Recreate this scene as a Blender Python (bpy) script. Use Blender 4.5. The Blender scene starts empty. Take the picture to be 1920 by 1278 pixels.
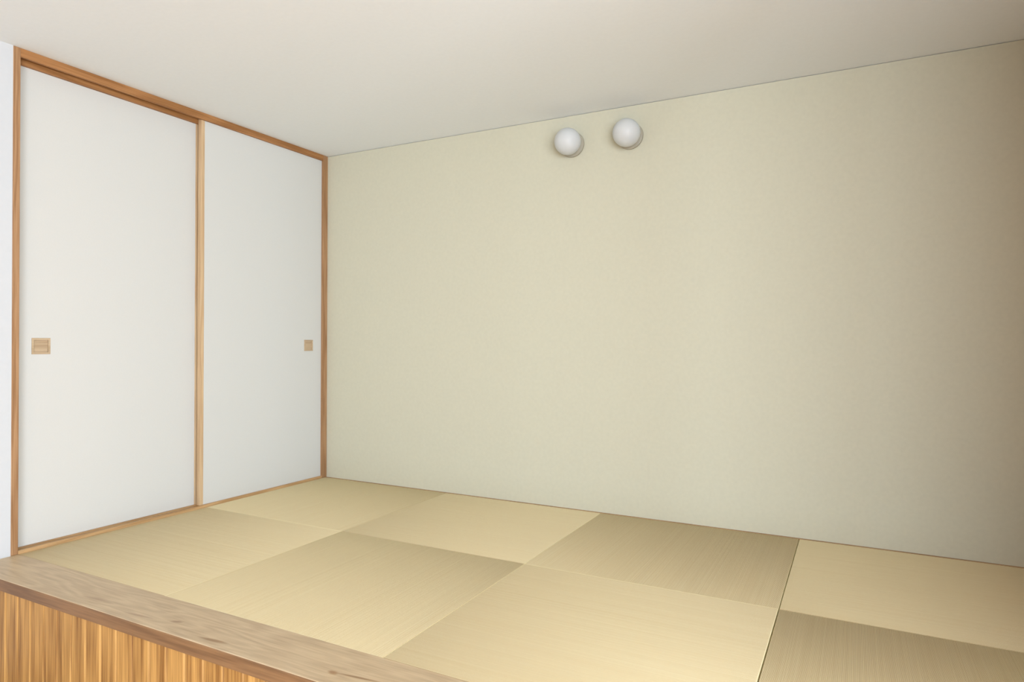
import bpy, bmesh, math, random
from mathutils import Matrix, Vector
random.seed(7)
S = bpy.context.scene
COL = S.collection

# ------------------------------------------------------------------ camera
YAW, PIT, ROLL, FPX = 0.48223, 0.00227, 0.00371, 1232.05
cam = bpy.data.cameras.new('camera'); co = bpy.data.objects.new('camera', cam); COL.objects.link(co)
R = Vector((math.cos(YAW), math.sin(YAW), 0)); D = Vector((-math.sin(YAW), math.cos(YAW), 0)); Z = Vector((0, 0, 1))
F = D * math.cos(PIT) + Z * math.sin(PIT); U = Z * math.cos(PIT) - D * math.sin(PIT)
R2 = R * math.cos(ROLL) + U * math.sin(ROLL); U2 = U * math.cos(ROLL) - R * math.sin(ROLL)
m = Matrix.Identity(4)
for i in range(3):
    m[i][0], m[i][1], m[i][2] = R2[i], U2[i], -F[i]
m[0][3], m[1][3], m[2][3] = 2.84794, -3.01704, 0.82
co.matrix_world = m
cam.sensor_width = 36; cam.lens = FPX / 1920 * 36; cam.clip_start = 0.02
S.camera = co

# ------------------------------------------------------------------ world, daylight window, exposure
w = bpy.data.worlds.new('world'); S.world = w; w.use_nodes = True
w.node_tree.nodes['Background'].inputs[0].default_value = (0.80, 0.88, 1.0, 1)
w.node_tree.nodes['Background'].inputs[1].default_value = 1.0
S.view_settings.view_transform = 'Standard'; S.view_settings.look = 'None'
S.view_settings.gamma = 1; S.view_settings.use_curve_mapping = False
S.view_settings.exposure = 0.79

def area_light(name, loc, aim, sx, sy, power, colour):
    l = bpy.data.lights.new(name, 'AREA'); l.shape = 'RECTANGLE'; l.size = sx; l.size_y = sy
    l.energy = power; l.color = colour
    o = bpy.data.objects.new(name, l); COL.objects.link(o); o.location = loc
    o.rotation_euler = (Vector(aim) - Vector(loc)).to_track_quat('-Z', 'Y').to_euler()
    return o
# daylight entering through the tall garden window of the room behind the camera
area_light('window_daylight', (4.72, -5.36, 0.77), (4.72, 0, 0.77), 2.5, 2.16, 158, (0.83, 0.97, 1.13))
area_light('side_window_daylight', (6.14, -3.9, 0.55), (0, -3.9, 0.45), 2.2, 1.66, 142, (0.83, 0.97, 1.13))

# ------------------------------------------------------------------ sizes (metres, tatami top = 0)
H = 1.945            # ceiling above the tatami
XR = 3.52            # right wall of the alcove
YE = -1.828          # front face of the platform
YB = -1.657          # inner edge of the edge board
ZF = -0.42           # floor of the main room
YW = -5.22           # window wall behind the camera
XW = 6.0             # far right wall of the main room
WX0, WX1, WZ0, WZ1 = 3.48, 5.95, -0.30, 1.86
WY0, WY1 = -5.0, -2.8
YJ = -1.684          # outer edge of the door jamb

# ------------------------------------------------------------------ materials
def new_mat(name, rough=0.8, spec=0.3):
    m = bpy.data.materials.new(name); m.use_nodes = True
    n = m.node_tree; b = n.nodes['Principled BSDF']
    b.inputs['Roughness'].default_value = rough
    b.inputs['Specular IOR Level'].default_value = spec
    return m, n, b
def lin(c):
    return tuple((v / 12.92 if v <= 0.04045 else ((v + 0.055) / 1.055) ** 2.4) for v in [x / 255 for x in c]) + (1,)
def N(n, t, **kw):
    o = n.nodes.new(t)
    for k, v in kw.items():
        setattr(o, k, v)
    return o
def plaster(name, rgb, var=0.03, bump=0.04, scale=60, rough=0.92, spec=0.15):
    m, n, b = new_mat(name, rough, spec)
    tc = N(n, 'ShaderNodeTexCoord'); no = N(n, 'ShaderNodeTexNoise'); no.inputs['Scale'].default_value = scale
    no.inputs['Detail'].default_value = 5
    n.links.new(tc.outputs['Object'], no.inputs['Vector'])
    r = N(n, 'ShaderNodeValToRGB')
    c = lin(rgb)
    r.color_ramp.elements[0].position = 0.3; r.color_ramp.elements[1].position = 0.7
    r.color_ramp.elements[0].color = tuple(v * (1 - var) for v in c[:3]) + (1,)
    r.color_ramp.elements[1].color = tuple(min(1, v * (1 + var)) for v in c[:3]) + (1,)
    n.links.new(no.outputs['Fac'], r.inputs['Fac']); n.links.new(r.outputs['Color'], b.inputs['Base Color'])
    bp = N(n, 'ShaderNodeBump'); bp.inputs['Strength'].default_value = bump; bp.inputs['Distance'].default_value = 0.002
    n.links.new(no.outputs['Fac'], bp.inputs['Height']); n.links.new(bp.outputs['Normal'], b.inputs['Normal'])
    return m
def wood(name, dark, light, axis, ring=55, stretch=0.05, rough=0.5, spec=0.35, vary=0.12, fine=260, knots=None, contrast=(0.3, 0.72)):
    """wood with grain running along axis (0,1,2); grain lines are noise stretched along it"""
    m, n, b = new_mat(name, rough, spec)
    tc = N(n, 'ShaderNodeTexCoord'); oi = N(n, 'ShaderNodeObjectInfo')
    off = N(n, 'ShaderNodeVectorMath', operation='SCALE'); off.inputs[0].default_value = (13.1, 7.7, 9.3)
    n.links.new(oi.outputs['Random'], off.inputs['Scale'])
    add = N(n, 'ShaderNodeVectorMath', operation='ADD')
    n.links.new(tc.outputs['Object'], add.inputs[0]); n.links.new(off.outputs[0], add.inputs[1])
    def stretched(k, s):
        mp = N(n, 'ShaderNodeMapping'); sc = [k, k, k]; sc[axis] = k * s
        mp.inputs['Scale'].default_value = sc
        n.links.new(add.outputs[0], mp.inputs['Vector']); return mp
    m1 = stretched(1, stretch * 1.6)
    big = N(n, 'ShaderNodeTexNoise'); big.inputs['Scale'].default_value = 9; big.inputs['Detail'].default_value = 2
    n.links.new(m1.outputs[0], big.inputs['Vector'])
    mul = N(n, 'ShaderNodeMath', operation='MULTIPLY'); mul.inputs[1].default_value = ring
    n.links.new(big.outputs['Fac'], mul.inputs[0])
    sn = N(n, 'ShaderNodeMath', operation='SINE'); n.links.new(mul.outputs[0], sn.inputs[0])
    m2 = stretched(1, stretch * 0.5)
    fn = N(n, 'ShaderNodeTexNoise'); fn.inputs['Scale'].default_value = fine; fn.inputs['Detail'].default_value = 3
    n.links.new(m2.outputs[0], fn.inputs['Vector'])
    a = N(n, 'ShaderNodeMath', operation='MULTIPLY_ADD'); a.inputs[1].default_value = 0.14
    n.links.new(sn.outputs[0], a.inputs[0]); n.links.new(fn.outputs['Fac'], a.inputs[2])
    r = N(n, 'ShaderNodeValToRGB')
    r.color_ramp.elements[0].position, r.color_ramp.elements[1].position = contrast
    r.color_ramp.elements[0].color = lin(dark); r.color_ramp.elements[1].color = lin(light)
    n.links.new(a.outputs[0], r.inputs['Fac'])
    last = r.outputs['Color']
    for (kx, ky, ang, lx, ly, kc) in (knots or []):     # dark grain streaks at fixed spots of the board
        mp = N(n, 'ShaderNodeMapping', vector_type='TEXTURE')
        mp.inputs['Location'].default_value = (kx, ky, 0.02); mp.inputs['Rotation'].default_value = (0, 0, ang)
        mp.inputs['Scale'].default_value = (lx, ly, 0.06)
        n.links.new(tc.outputs['Object'], mp.inputs['Vector'])
        nn = N(n, 'ShaderNodeTexNoise'); nn.inputs['Scale'].default_value = 1.6
        n.links.new(mp.outputs[0], nn.inputs['Vector'])
        ad = N(n, 'ShaderNodeVectorMath', operation='MULTIPLY_ADD'); ad.inputs[1].default_value = (0.5, 0.5, 0)
        n.links.new(nn.outputs['Color'], ad.inputs[0]); n.links.new(mp.outputs[0], ad.inputs[2])
        sb = N(n, 'ShaderNodeVectorMath', operation='SUBTRACT'); sb.inputs[1].default_value = (0.25, 0.25, 0)
        n.links.new(ad.outputs[0], sb.inputs[0])
        ln = N(n, 'ShaderNodeVectorMath', operation='LENGTH'); n.links.new(sb.outputs[0], ln.inputs[0])
        mr = N(n, 'ShaderNodeMapRange', interpolation_type='SMOOTHSTEP')
        mr.inputs['From Min'].default_value = 1.0; mr.inputs['From Max'].default_value = 0.35
        n.links.new(ln.outputs['Value'], mr.inputs['Value'])
        mf = N(n, 'ShaderNodeMath', operation='MULTIPLY'); mf.inputs[1].default_value = 0.75
        n.links.new(mr.outputs[0], mf.inputs[0])
        mx = N(n, 'ShaderNodeMix', data_type='RGBA')
        n.links.new(mf.outputs[0], mx.inputs[0]); n.links.new(last, mx.inputs[6]); mx.inputs[7].default_value = lin(kc)
        last = mx.outputs[2]
    hs = N(n, 'ShaderNodeHueSaturation')
    mr = N(n, 'ShaderNodeMapRange'); mr.inputs['To Min'].default_value = 1 - vary; mr.inputs['To Max'].default_value = 1 + vary
    n.links.new(oi.outputs['Random'], mr.inputs['Value']); n.links.new(mr.outputs[0], hs.inputs['Value'])
    n.links.new(last, hs.inputs['Color']); n.links.new(hs.outputs['Color'], b.inputs['Base Color'])
    bp = N(n, 'ShaderNodeBump'); bp.inputs['Strength'].default_value = 0.12; bp.inputs['Distance'].default_value = 0.001
    n.links.new(a.outputs[0], bp.inputs['Height']); n.links.new(bp.outputs['Normal'], b.inputs['Normal'])
    return m

M_wall = plaster('pale_green_plaster', (201, 196, 174), 0.02)
M_ceil = plaster('white_ceiling_paint', (236, 238, 238), 0.01)
M_white = plaster('white_wall_paint', (226, 226, 224), 0.01)
M_side = wood('side_wall_wood', (112, 66, 24), (138, 84, 34), 2, vary=0.03)
M_side2 = wood('window_wall_wood', (176, 138, 92), (198, 160, 112), 2, vary=0.03)
M_left = plaster('left_wall_paint', (200, 200, 200), 0.01)
M_paper = plaster('door_paper', (203, 200, 193), 0.01, bump=0.02, scale=180)
M_oak_y = wood('door_frame_wood_rails', (138, 92, 50), (168, 118, 72), 1, vary=0.04)
M_oak_z = wood('door_frame_wood_uprights', (146, 106, 70), (174, 134, 96), 2, vary=0.04)
M_sill = wood('sill_wood', (168, 130, 86), (194, 156, 110), 1, vary=0.03)
M_stile = wood('pale_stile_wood', (184, 150, 112), (202, 172, 134), 2, vary=0.03)
M_handle = wood('pale_handle_wood', (174, 148, 116), (194, 169, 137), 1, vary=0.02)
M_board = wood('edge_board_wood', (178, 152, 120), (214, 190, 154), 0, ring=60, stretch=0.12, fine=150, rough=0.42, spec=0.4, vary=0.0, contrast=(0.05, 0.95),
               knots=[(1.290, -1.796, 0.10, 0.075, 0.010, (140, 104, 66)),
                      (1.775, -1.765, 0.12, 0.095, 0.006, (132, 92, 52)),
                      (1.700, -1.776, 0.0, 0.022, 0.012, (150, 108, 66)),
                      (0.72, -1.775, 0.10, 0.10, 0.012, (168, 138, 108)),
                      (1.09, -1.765, 0.3, 0.03, 0.010, (150, 118, 90)),
                      (0.95, -1.790, 0.10, 0.09, 0.008, (166, 136, 108))])
M_board_front = wood('edge_board_front_wood', (118, 86, 58), (142, 106, 72), 0, ring=30, stretch=0.08, fine=170, rough=0.5, vary=0.0)
M_clad = wood('cedar_cladding', (128, 84, 38), (200, 152, 86), 2, ring=30, stretch=0.07, fine=120, rough=0.55, vary=0.05, contrast=(0.16, 0.72))
M_floor = wood('floorboard_wood', (186, 150, 108), (206, 172, 130), 1, vary=0.08)
M_dark = plaster('dark_core', (70, 58, 44), 0.02)
M_globe, n_, b_ = new_mat('opal_glass', 0.45, 0.4); b_.inputs['Base Color'].default_value = lin((206, 206, 204))
b_.inputs['Subsurface Weight'].default_value = 0.25; b_.inputs['Subsurface Radius'].default_value = (0.03, 0.03, 0.03)
M_base = plaster('white_enamel', (168, 160, 142), 0.0, rough=0.4)
M_strip = wood('thin_edging_wood', (160, 124, 86), (182, 146, 104), 0, vary=0.03)

# rush weave: colour streaks along the rushes; the ridges themselves are geometry
M_rush, n, b = new_mat('woven_rush', 0.55, 0.35)
tc = N(n, 'ShaderNodeTexCoord'); oi = N(n, 'ShaderNodeObjectInfo')
mp = N(n, 'ShaderNodeMapping'); mp.inputs['Scale'].default_value = (2.0, 260, 1)
n.links.new(tc.outputs['Object'], mp.inputs['Vector'])
no = N(n, 'ShaderNodeTexNoise'); no.inputs['Scale'].default_value = 1; no.inputs['Detail'].default_value = 3
no.noise_dimensions = '4D'; n.links.new(mp.outputs[0], no.inputs['Vector'])
sc = N(n, 'ShaderNodeMath', operation='MULTIPLY'); sc.inputs[1].default_value = 50
n.links.new(oi.outputs['Random'], sc.inputs[0]); n.links.new(sc.outputs[0], no.inputs['W'])
r = N(n, 'ShaderNodeValToRGB'); r.color_ramp.elements[0].position = 0.2; r.color_ramp.elements[1].position = 0.8
r.color_ramp.elements[0].color = lin((241, 226, 181)); r.color_ramp.elements[1].color = lin((248, 237, 196))
n.links.new(no.outputs['Fac'], r.inputs['Fac'])
# binding between the rushes, painted darker to deepen the mats' light and shade
AMP = 0.00047
at = N(n, 'ShaderNodeAttribute', attribute_name='crest')
mx = N(n, 'ShaderNodeMix', data_type='RGBA'); mx.inputs[6].default_value = lin((146, 98, 26))
n.links.new(at.outputs['Fac'], mx.inputs[0]); n.links.new(r.outputs['Color'], mx.inputs[7])
n.links.new(mx.outputs[2], b.inputs['Base Color'])

# ------------------------------------------------------------------ helpers
def link(name, me, mat, loc, parent=None):
    o = bpy.data.objects.new(name, me); COL.objects.link(o)
    for mm in (mat if isinstance(mat, (list, tuple)) else [mat]):
        if not me.materials or len(me.materials) < (len(mat) if isinstance(mat, (list, tuple)) else 1):
            me.materials.append(mm)
    o.location = loc
    if parent:
        o.parent = parent; o.location = Vector(loc) - world_loc(parent)
    return o
def world_loc(o):
    v = Vector(o.location)
    while o.parent:
        o = o.parent; v += Vector(o.location)
    return v
def bm_box(bm, lo, hi, mi=0):
    x0, y0, z0 = lo; x1, y1, z1 = hi
    v = [bm.verts.new(p) for p in ((x0, y0, z0), (x1, y0, z0), (x1, y1, z0), (x0, y1, z0), (x0, y0, z1), (x1, y0, z1), (x1, y1, z1), (x0, y1, z1))]
    for f in ((0, 3, 2, 1), (4, 5, 6, 7), (0, 1, 5, 4), (1, 2, 6, 5), (2, 3, 7, 6), (3, 0, 4, 7)):
        bm.faces.new([v[i] for i in f]).material_index = mi
def box(name, lo, hi, mat, parent=None, bevel=0.0, seg=2, extra=None):
    """one mesh with its origin at the middle of its foot"""
    c = Vector(((lo[0] + hi[0]) / 2, (lo[1] + hi[1]) / 2, lo[2]))
    bm = bmesh.new()
    bm_box(bm, Vector(lo) - c, Vector(hi) - c)
    if bevel:
        bmesh.ops.bevel(bm, geom=bm.edges[:], offset=bevel, segments=seg, affect='EDGES', profile=0.5)
    for (l, h) in (extra or []):
        bm_box(bm, Vector(l) - c, Vector(h) - c)
    me = bpy.data.meshes.new(name); bm.to_mesh(me); bm.free()
    return link(name, me, mat, c, parent)
def boxes(name, lst, mat, parent=None):
    c = Vector(((lst[0][0][0] + lst[0][1][0]) / 2, (lst[0][0][1] + lst[0][1][1]) / 2, lst[0][0][2]))
    bm = bmesh.new()
    for l, h in lst:
        bm_box(bm, Vector(l) - c, Vector(h) - c)
    me = bpy.data.meshes.new(name); bm.to_mesh(me); bm.free()
    return link(name, me, mat, c, parent)
def extrude_profile(name, prof, axis, a, b, mat, parent=None, closed=True, loc=None, mats_by_edge=None):
    """profile of (u,v) points extruded along axis; for axis 0: u=y v=z; axis 1: u=x v=z; axis 2: u=x v=y"""
    def P(u, v, t):
        return {0: (t, u, v), 1: (u, t, v), 2: (u, v, t)}[axis]
    us = [p[0] for p in prof]; vs = [p[1] for p in prof]
    c = Vector(P((min(us) + max(us)) / 2, (min(vs) + max(vs)) / 2 if axis == 2 else min(vs), (a + b) / 2 if axis != 2 else a))
    bm = bmesh.new()
    A = [bm.verts.new(Vector(P(u, v, a)) - c) for u, v in prof]
    B = [bm.verts.new(Vector(P(u, v, b)) - c) for u, v in prof]
    k = len(prof)
    for i in range(k):
        f = bm.faces.new((A[i], A[(i + 1) % k], B[(i + 1) % k], B[i]))
        if mats_by_edge: f.material_index = mats_by_edge[i]
    bm.faces.new(A); bm.faces.new(B[::-1])
    bmesh.ops.recalc_face_normals(bm, faces=bm.faces[:])
    me = bpy.data.meshes.new(name); bm.to_mesh(me); bm.free()
    return link(name, me, mat, c, parent)
def empty(name, loc, parent=None):
    o = bpy.data.objects.new(name, None); COL.objects.link(o); o.location = loc; o.empty_display_size = 0.1
    if parent: o.parent = parent; o.location = Vector(loc) - world_loc(parent)
    return o
def tag(o, label, cat, group=None):
    o['label'] = label; o['category'] = cat
    if group: o['group'] = group
    return o
def struct(o, label=None):
    o['kind'] = 'structure'
    if label: o['label'] = label
    return o

# ------------------------------------------------------------------ setting: shell of the alcove and of the room it opens to
struct(box('wall_back', (-0.14, 0.0, -0.45), (XR + 0.12, 0.14, H - 0.0022), M_wall), 'pale green plastered wall carrying the two globe lights')
struct(box('ceiling', (-0.14, YW - 0.12, H), (XW + 0.12, 0.14, H + 0.1), M_ceil), 'smooth white ceiling over the tatami alcove')
struct(box('wall_light_block', (-0.24, YJ - 0.1, ZF - 0.1), (-0.125, 0.0, H), M_white), 'unseen backing added behind the sliding doors to block light')  # backing box added behind the doors to keep stray light out
struct(box('wall_left', (-0.12, YW, ZF - 0.1), (0.0, YJ, H), M_left),
       'narrow strip of white wall left of the sliding doors')
struct(box('wall_right', (XR, YE, -0.45), (XR + 0.12, 0.0, H), M_side), 'wall closing the alcove on the right')
struct(box('wall_side', (XR + 0.12, YE, ZF - 0.1), (XW, YE + 0.12, H), M_side2), 'wooden wall of the main room beside the alcove')
struct(boxes('wall_far', [((XW, YW, ZF - 0.1), (XW + 0.12, WY0, H)), ((XW, WY1, ZF - 0.1), (XW + 0.12, YE + 0.12, H)),
                          ((XW, WY0, ZF - 0.1), (XW + 0.12, WY1, WZ0)), ((XW, WY0, WZ1), (XW + 0.12, WY1, H))], M_side2), 'wooden far wall of the main room')
struct(boxes('wall_front', [((0, YW - 0.12, ZF - 0.1), (WX0, YW, H)), ((WX1, YW - 0.12, ZF - 0.1), (XW, YW, H)),
                            ((WX0, YW - 0.12, ZF - 0.1), (WX1, YW, WZ0)), ((WX0, YW - 0.12, WZ1), (WX1, YW, H))], M_side2),
       'wooden window wall behind the viewer')
wf = struct(empty('window_1', ((WX0 + WX1) / 2, YW - 0.06, WZ0)), 'tall garden window in the main room')
for a, c in (((WX0, WZ0), (WX1, WZ0 + 0.05)), ((WX0, WZ1 - 0.05), (WX1, WZ1)), ((WX0, WZ0 + 0.05), (WX0 + 0.05, WZ1 - 0.05)),
             ((WX1 - 0.05, WZ0 + 0.05), (WX1, WZ1 - 0.05)), (((WX0 + WX1) / 2 - 0.03, WZ0 + 0.05), ((WX0 + WX1) / 2 + 0.03, WZ1 - 0.05))):
    box('window_frame', (a[0], YW - 0.10, a[1]), (c[0], YW - 0.04, c[1]), M_oak_z, wf)
wf = struct(empty('window_2', (XW + 0.06, (WY0 + WY1) / 2, WZ0)), 'tall side window in the main room')
for a, c in (((WY0, WZ0), (WY1, WZ0 + 0.05)), ((WY0, WZ1 - 0.05), (WY1, WZ1)), ((WY0, WZ0 + 0.05), (WY0 + 0.05, WZ1 - 0.05)),
             ((WY1 - 0.05, WZ0 + 0.05), (WY1, WZ1 - 0.05)), (((WY0 + WY1) / 2 - 0.03, WZ0 + 0.05), ((WY0 + WY1) / 2 + 0.03, WZ1 - 0.05))):
    box('window_frame', (XW + 0.04, a[0], a[1]), (XW + 0.10, c[0], c[1]), M_oak_z, wf)
fl = struct(empty('floor', (3.2, -3.5, ZF)), 'wooden floor of the main room below the platform')
nb = 44
for i in range(nb):                                        # floorboards, each its own piece
    x0 = XW * i / nb
    me_o = box('floorboard', (x0 + 0.0006, YW, ZF - 0.02), (x0 + XW / nb - 0.0006, YE + 0.030, ZF), M_floor, fl)
struct(box('floor_base', (-0.12, YW, ZF - 0.1), (XW, YE + 0.030, ZF - 0.021), M_dark), 'subfloor under the boards')
struct(box('trim_2', (0.0, -0.0105, -0.03), (XR, -0.0005, 0.001), M_strip), 'thin wooden edging between tatami and green wall')

# ------------------------------------------------------------------ door frame: head with two grooves, sill, jamb, corner post
ZH = 1.911           # underside of the head
ZS = 0.013           # top of the sill
fr = struct(empty('trim_1', (0, YJ / 2, 0)), 'orange-brown wooden frame around the two sliding doors')
head_prof = [(-0.10, H - 0.0005), (0.0, H - 0.0005), (0.0, ZH), (-0.012, ZH), (-0.012, ZH + 0.016), (-0.038, ZH + 0.016), (-0.038, ZH - 0.015),
             (-0.051, ZH - 0.015), (-0.051, ZH + 0.012), (-0.078, ZH + 0.012), (-0.078, ZH), (-0.10, ZH)]
extrude_profile('head_rail', head_prof, 1, YJ + 0.0255, -0.0385, M_oak_y, fr)
sill_prof = [(-0.10, ZS), (-0.10, -0.03), (-0.0002, -0.03), (-0.0002, ZS - 0.0015), (-0.0017, ZS), (-0.013, ZS), (-0.013, ZS - 0.003), (-0.037, ZS - 0.003), (-0.037, ZS),
             (-0.053, ZS), (-0.053, ZS - 0.003), (-0.077, ZS - 0.003), (-0.077, ZS)]
extrude_profile('sill', sill_prof, 1, YJ + 0.0255, -0.0385, M_sill, fr)
box('jamb', (-0.10, YJ, 0.0005), (0.0015, YJ + 0.025, H - 0.0005), M_oak_z, fr, bevel=0.0015)
box('corner_post', (-0.10, -0.038, 0.0005), (0.0015, -0.0006, H - 0.0005), M_oak_z, fr, bevel=0.0015)

# ------------------------------------------------------------------ sliding doors: papered panel, wooden stile at the meeting edge, square pull
def door(name, x_front, y0, y1, hy, hz, stile_side, label):
    t = 0.022; z0, z1 = ZS - 0.002, ZH + 0.008
    root = struct(empty(name, (x_front - t / 2, (y0 + y1) / 2, z0)), label)
    sw = 0.019
    ya, yb = (y0 + sw, y1) if stile_side < 0 else (y0, y1 - sw)
    # panel with a real recess for the pull
    hw, hh, dp = 0.0345, 0.0325, 0.007
    c = Vector((x_front - t / 2, (ya + yb) / 2, z0))
    ys = [ya, hy - hw, hy + hw, yb]; zs = [z0, hz - hh, hz + hh, z1]
    bm = bmesh.new()
    g = [[bm.verts.new(Vector((x_front, y, z)) - c) for z in zs] for y in ys]
    for i in range(3):
        for j in range(3):
            if (i, j) != (1, 1):
                bm.faces.new((g[i][j], g[i + 1][j], g[i + 1][j + 1], g[i][j + 1]))
    q = [bm.verts.new(Vector((x_front - dp, y, z)) - c) for y, z in ((ys[1], zs[1]), (ys[2], zs[1]), (ys[2], zs[2]), (ys[1], zs[2]))]
    fr4 = [g[1][1], g[2][1], g[2][2], g[1][2]]
    for i in range(4):
        bm.faces.new((fr4[i], fr4[(i + 1) % 4], q[(i + 1) % 4], q[i]))
    bm.faces.new(q)
    bk = [bm.verts.new(Vector((x_front - t, y, z)) - c) for y, z in ((ya, z0), (yb, z0), (yb, z1), (ya, z1))]
    bm.faces.new(bk[::-1])
    bm.faces.new([g[0][0], g[1][0], g[2][0], g[3][0], bk[1], bk[0]])
    bm.faces.new([g[3][0], g[3][1], g[3][2], g[3][3], bk[2], bk[1]])
    bm.faces.new([g[3][3], g[2][3], g[1][3], g[0][3], bk[3], bk[2]])
    bm.faces.new([g[0][3], g[0][2], g[0][1], g[0][0], bk[0], bk[3]])
    bmesh.ops.recalc_face_normals(bm, faces=bm.faces[:])
    me = bpy.data.meshes.new('panel'); bm.to_mesh(me); bm.free()
    pn = link('panel', me, M_paper, c, root)
    if stile_side < 0:
        st = box('stile', (x_front - t - 0.001, y0, z0), (x_front + 0.0015, y0 + sw - 0.0002, z1), M_stile, root, bevel=0.001)
    else:
        st = box('stile', (x_front - t - 0.001, y1 - sw + 0.0002, z0), (x_front + 0.0015, y1, z1), M_stile, root, bevel=0.001)
    # pull: square wooden frame, recessed tray with two shallow finger ridges
    e = 0.0003; fw = 0.008; xo = x_front + 0.0015
    hd = boxes('door_handle', [((x_front - dp + e, hy - hw + e, hz - hh + e), (xo, hy - hw + fw, hz + hh - e)),
                               ((x_front - dp + e, hy + hw - fw, hz - hh + e), (xo, hy + hw - e, hz + hh - e)),
                               ((x_front - dp + e, hy - hw + fw, hz - hh + e), (xo, hy + hw - fw, hz - hh + fw)),
                               ((x_front - dp + e, hy - hw + fw, hz + hh - fw), (xo, hy + hw - fw, hz + hh - e))], M_handle, root)
    hd['label'] = 'square pale wooden finger pull'
    box('recess_plate', (x_front - dp + e, hy - hw + fw + e, hz - hh + fw + e), (x_front - dp + 0.0015, hy + hw - fw - e, hz + hh - fw - e), M_handle, hd)
    for dz in (-0.008, 0.008):
        box('finger_ridge', (x_front - dp + 0.0015, hy - hw + fw + e, hz + dz - 0.002), (x_front - dp + 0.0045, hy + hw - fw - e, hz + dz + 0.002), M_handle, hd)
    return root
door('door_1', -0.052, YJ + 0.018, -0.845, -1.556, 0.7985, 1, 'left white papered sliding door on the rear track')
door('door_2', -0.0125, -0.862, -0.030, -0.140, 0.7985, -1, 'right white papered sliding door on the front track beside the corner post')

# ------------------------------------------------------------------ raised platform: carcass, edge board, clad front
pf = tag(empty('raised_platform', (XR / 2, YE / 2, ZF)), 'raised wooden platform with vertical plank front, carrying the tatami mats', 'platform')
box('carcass', (0.002, YE + 0.034, ZF), (XR - 0.002, -0.011, -0.0565), M_dark, pf)
TB = 0.040
bp_ = [(YB, 0.0), (YB, -TB), (YE, -TB), (YE, -0.0045), (YE + 0.0013, -0.0013), (YE + 0.0045, 0.0)]
eb = extrude_profile('edge_board', bp_, 0, 0.0003, XR - 0.0005, [M_board, M_board_front], pf, mats_by_edge=[0, 0, 1, 1, 0, 0])
eb['label'] = 'smooth greyish-brown edge board with a redder front edge'
# make the board's grain coordinates world-like: shift mesh so that its object origin is at 0
off = Vector(world_loc(eb)); 
for v in eb.data.vertices: v.co += off
eb.location = Vector(eb.location) - off
fp = empty('plank_front', (XR / 2, YE + 0.012, ZF), pf)
PIT_ = 0.0779; x = 0.268 - PIT_ * 4 + 0.004
ch = 0.0075; zt = -TB - 0.0005
def plank_mesh(wd, name='plank'):
    yf = -0.010; yb2 = 0.010; h = wd / 2 - 0.0005
    prof = [(-h, yb2), (h, yb2), (h, yf + ch), (h - ch, yf), (-h + ch * 0.35, yf), (-h, yf + ch)]
    bm = bmesh.new()
    A = [bm.verts.new((u, v, 0)) for u, v in prof]; B = [bm.verts.new((u, v, zt - ZF)) for u, v in prof]
    for i in range(6):
        bm.faces.new((A[i], A[(i + 1) % 6], B[(i + 1) % 6], B[i]))
    bm.faces.new(A[::-1]); bm.faces.new(B)
    bmesh.ops.recalc_face_normals(bm, faces=bm.faces[:])
    me = bpy.data.meshes.new(name); bm.to_mesh(me); bm.free(); return me
pm = plank_mesh(PIT_)
first = x - PIT_
if first > 0.01:
    wd = first - 0.002
k = 0
edges = []
e_ = x
while e_ > PIT_ + 0.002: e_ -= PIT_
edges = [0.001]
while e_ < XR - 0.01:
    edges.append(e_); e_ += PIT_
edges.append(XR - 0.001)
for a, b2 in zip(edges[:-1], edges[1:]):
    wd = b2 - a
    me = pm if abs(wd - PIT_) < 1e-4 else plank_mesh(wd)
    link('plank', me, M_clad, ((a + b2) / 2, YE + 0.014, ZF), fp)

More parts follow.
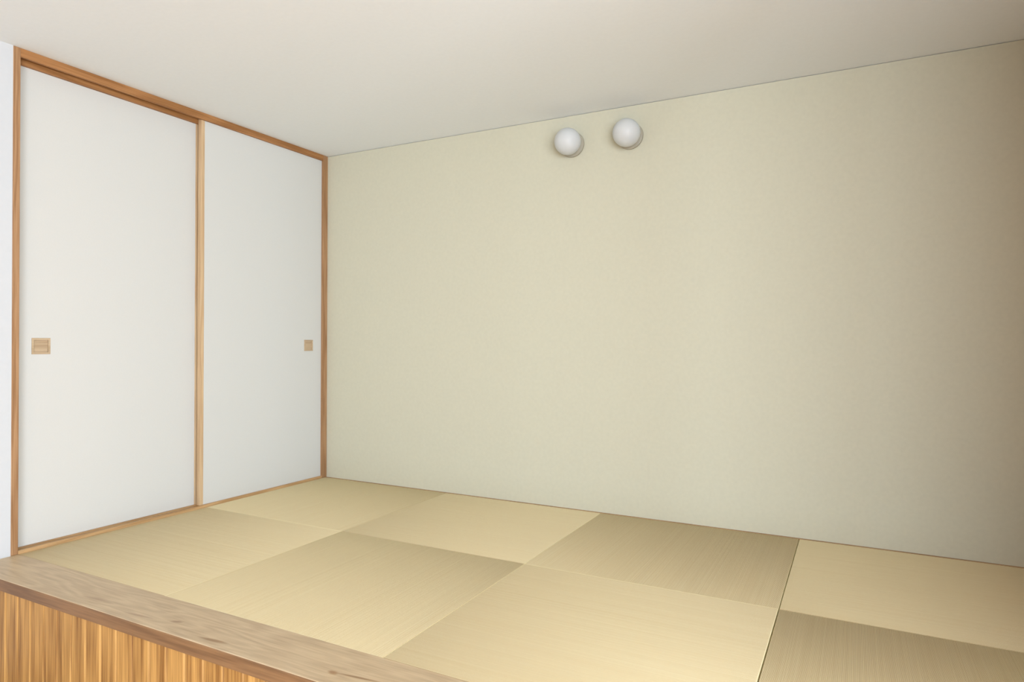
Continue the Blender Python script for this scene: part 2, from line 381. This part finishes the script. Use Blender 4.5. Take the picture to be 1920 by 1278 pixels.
# ------------------------------------------------------------------ tatami mats: eight square borderless mats, rush ridges as geometry
PITCH = 0.0021
def mat_mesh(L, W):
    """ridges run along local x (length L); W is across them"""
    bm = bmesh.new(); n = int(round(W / PITCH)); p = W / n
    rnd = random.Random(int(L * 1e5) + int(W * 1e3))
    T = 0.055; er = 0.0016
    prof = [(-W / 2, -T), (-W / 2, -er), (-W / 2 + 0.0006, -0.0007)]
    y = -W / 2 + 0.0015
    n = int((W - 0.003) / PITCH); p = (W - 0.003) / n
    for i in range(n):
        a = AMP * rnd.uniform(0.88, 1.08)
        y0 = -W / 2 + 0.0015 + i * p + (rnd.uniform(-0.05, 0.05) * p if 0 < i else 0)
        for f, h in ((0.0, -1), (0.22, -0.25), (0.5, 0.0), (0.78, -0.25)):
            prof.append((y0 + f * p, h * a * 2))
    prof += [(W / 2 - 0.0015, -AMP), (W / 2 - 0.0006, -0.0007), (W / 2, -er), (W / 2, -T)]
    A = [bm.verts.new((-L / 2 + (0.0 if z > -0.05 else 0), y, z)) for y, z in prof]
    # rounded ends: four stations along the rushes
    st = [(-L / 2, -er), (-L / 2 + 0.0006, -0.0006), (-L / 2 + er, 0.0), (L / 2 - er, 0.0), (L / 2 - 0.0006, -0.0006), (L / 2, -er)]
    bm.clear()
    rows = []
    for (xx, dz) in st:
        rows.append([bm.verts.new((xx, y, z if z <= -T + 1e-6 else min(z, z + dz) if dz else z)) for y, z in prof])
    for a, c in zip(rows[:-1], rows[1:]):
        for i in range(len(prof) - 1):
            f = bm.faces.new((a[i], c[i], c[i + 1], a[i + 1])); f.smooth = True
    # end walls down to the underside
    for r_, sgn in ((rows[0], 1), (rows[-1], -1)):
        bot = [bm.verts.new((r_[0].co.x, v.co.y, -T)) for v in r_]
        for i in range(len(prof) - 1):
            bm.faces.new((r_[i], r_[i + 1], bot[i + 1], bot[i]) if sgn > 0 else (r_[i + 1], r_[i], bot[i], bot[i + 1]))
    bm.faces.new([rows[0][0], rows[-1][0], rows[-1][-1], rows[0][-1]])
    bmesh.ops.remove_doubles(bm, verts=bm.verts[:], dist=1e-6)
    bmesh.ops.recalc_face_normals(bm, faces=bm.faces[:])
    me = bpy.data.meshes.new('tatami_mat'); bm.to_mesh(me); bm.free()
    at = me.attributes.new('crest', 'FLOAT', 'POINT')
    for v in me.vertices:
        y, z = v.co.y, v.co.z
        inside = abs(y) < W / 2 - 0.0014 and abs(v.co.x) < L / 2 - 0.001
        at.data[v.index].value = 1.0 if not inside else max(0.0, min(1.0, 1 + (z + 0.00005) / (0.95 * AMP)))
    return me
xs = [0.001, 0.874, 1.7595, 2.6385, XR - 0.001]
yr = [-0.011, -0.832, YB + 0.0005]
gx = [(0.0, 0.0001), (0.0001, 0.0007), (0.0007, 0.0018), (0.0018, 0.0)]
names = ['in the far corner by the door post', 'second from the corner along the green wall', 'third from the corner along the green wall, darker', 'at the right end along the green wall']
names2 = ['nearest the left sliding door, along the edge board', 'second from the doors along the edge board', 'third from the doors along the edge board, pale', 'darker one at the right end of the edge board']
for rw in range(2):
    for c in range(4):
        x0 = xs[c] + gx[c][0]; x1 = xs[c + 1] - gx[c][1]
        y1 = yr[rw] - (0.0 if rw == 0 else 0.0001); y0 = yr[rw + 1] + (0.0001 if rw == 0 else 0.0)
        along_x = (rw + c) % 2 == 1
        me = mat_mesh(x1 - x0, y1 - y0) if along_x else mat_mesh(y1 - y0, x1 - x0)
        me.materials.append(M_rush)
        o = bpy.data.objects.new('tatami_mat', me); COL.objects.link(o)
        o.location = ((x0 + x1) / 2, (y0 + y1) / 2, 0.0)
        if not along_x: o.rotation_euler = (0, 0, math.pi / 2)
        tag(o, 'square borderless woven tatami mat ' + (names if rw == 0 else names2)[c], 'tatami mat', 'square tatami mats on the platform')

# ------------------------------------------------------------------ two globe wall lights
def globe_light(x, z, label):
    root = tag(empty('wall_light', (x, -0.001, z)), label, 'lamp', 'round white globe lights on the green wall')
    def lathe(name, prof, mat):
        bm = bmesh.new(); nseg = 48; rings = []
        for (rr, yy) in prof:
            rings.append([bm.verts.new((rr * math.cos(2 * math.pi * i / nseg), yy, rr * math.sin(2 * math.pi * i / nseg))) for i in range(nseg)] if rr > 1e-6 else [bm.verts.new((0, yy, 0))])
        for a, c in zip(rings[:-1], rings[1:]):
            for i in range(nseg):
                j = (i + 1) % nseg
                if len(a) == 1: f = bm.faces.new((a[0], c[i], c[j]))
                elif len(c) == 1: f = bm.faces.new((a[i], a[j], c[0]))
                else: f = bm.faces.new((a[i], a[j], c[j], c[i]))
                f.smooth = True
        bmesh.ops.recalc_face_normals(bm, faces=bm.faces[:])
        me = bpy.data.meshes.new(name); bm.to_mesh(me); bm.free()
        return link(name, me, mat, (x, -0.001, z), root)
    lathe('wall_plate', [(0, 0), (0.060, 0), (0.062, -0.0015), (0.062, -0.010), (0.060, -0.0125), (0.050, -0.013), (0.047, -0.014), (0.046, -0.018), (0, -0.018)], M_base)
    rg = 0.0645; cy = -0.0185 - math.sqrt(rg ** 2 - 0.044 ** 2)
    a0 = math.asin(0.044 / rg); pr = [(0, -0.0185), (0.044, -0.0185)]
    for i in range(1, 29):
        a = a0 + (math.pi - a0) * i / 28
        pr.append((max(0, rg * math.sin(a)) if i < 28 else 0, cy + rg * math.cos(a)))
    lathe('globe', pr, M_globe)
globe_light(1.604, 1.797, 'left one of the two white globe wall lights near the ceiling')
globe_light(1.900, 1.797, 'right one of the two white globe wall lights near the ceiling')
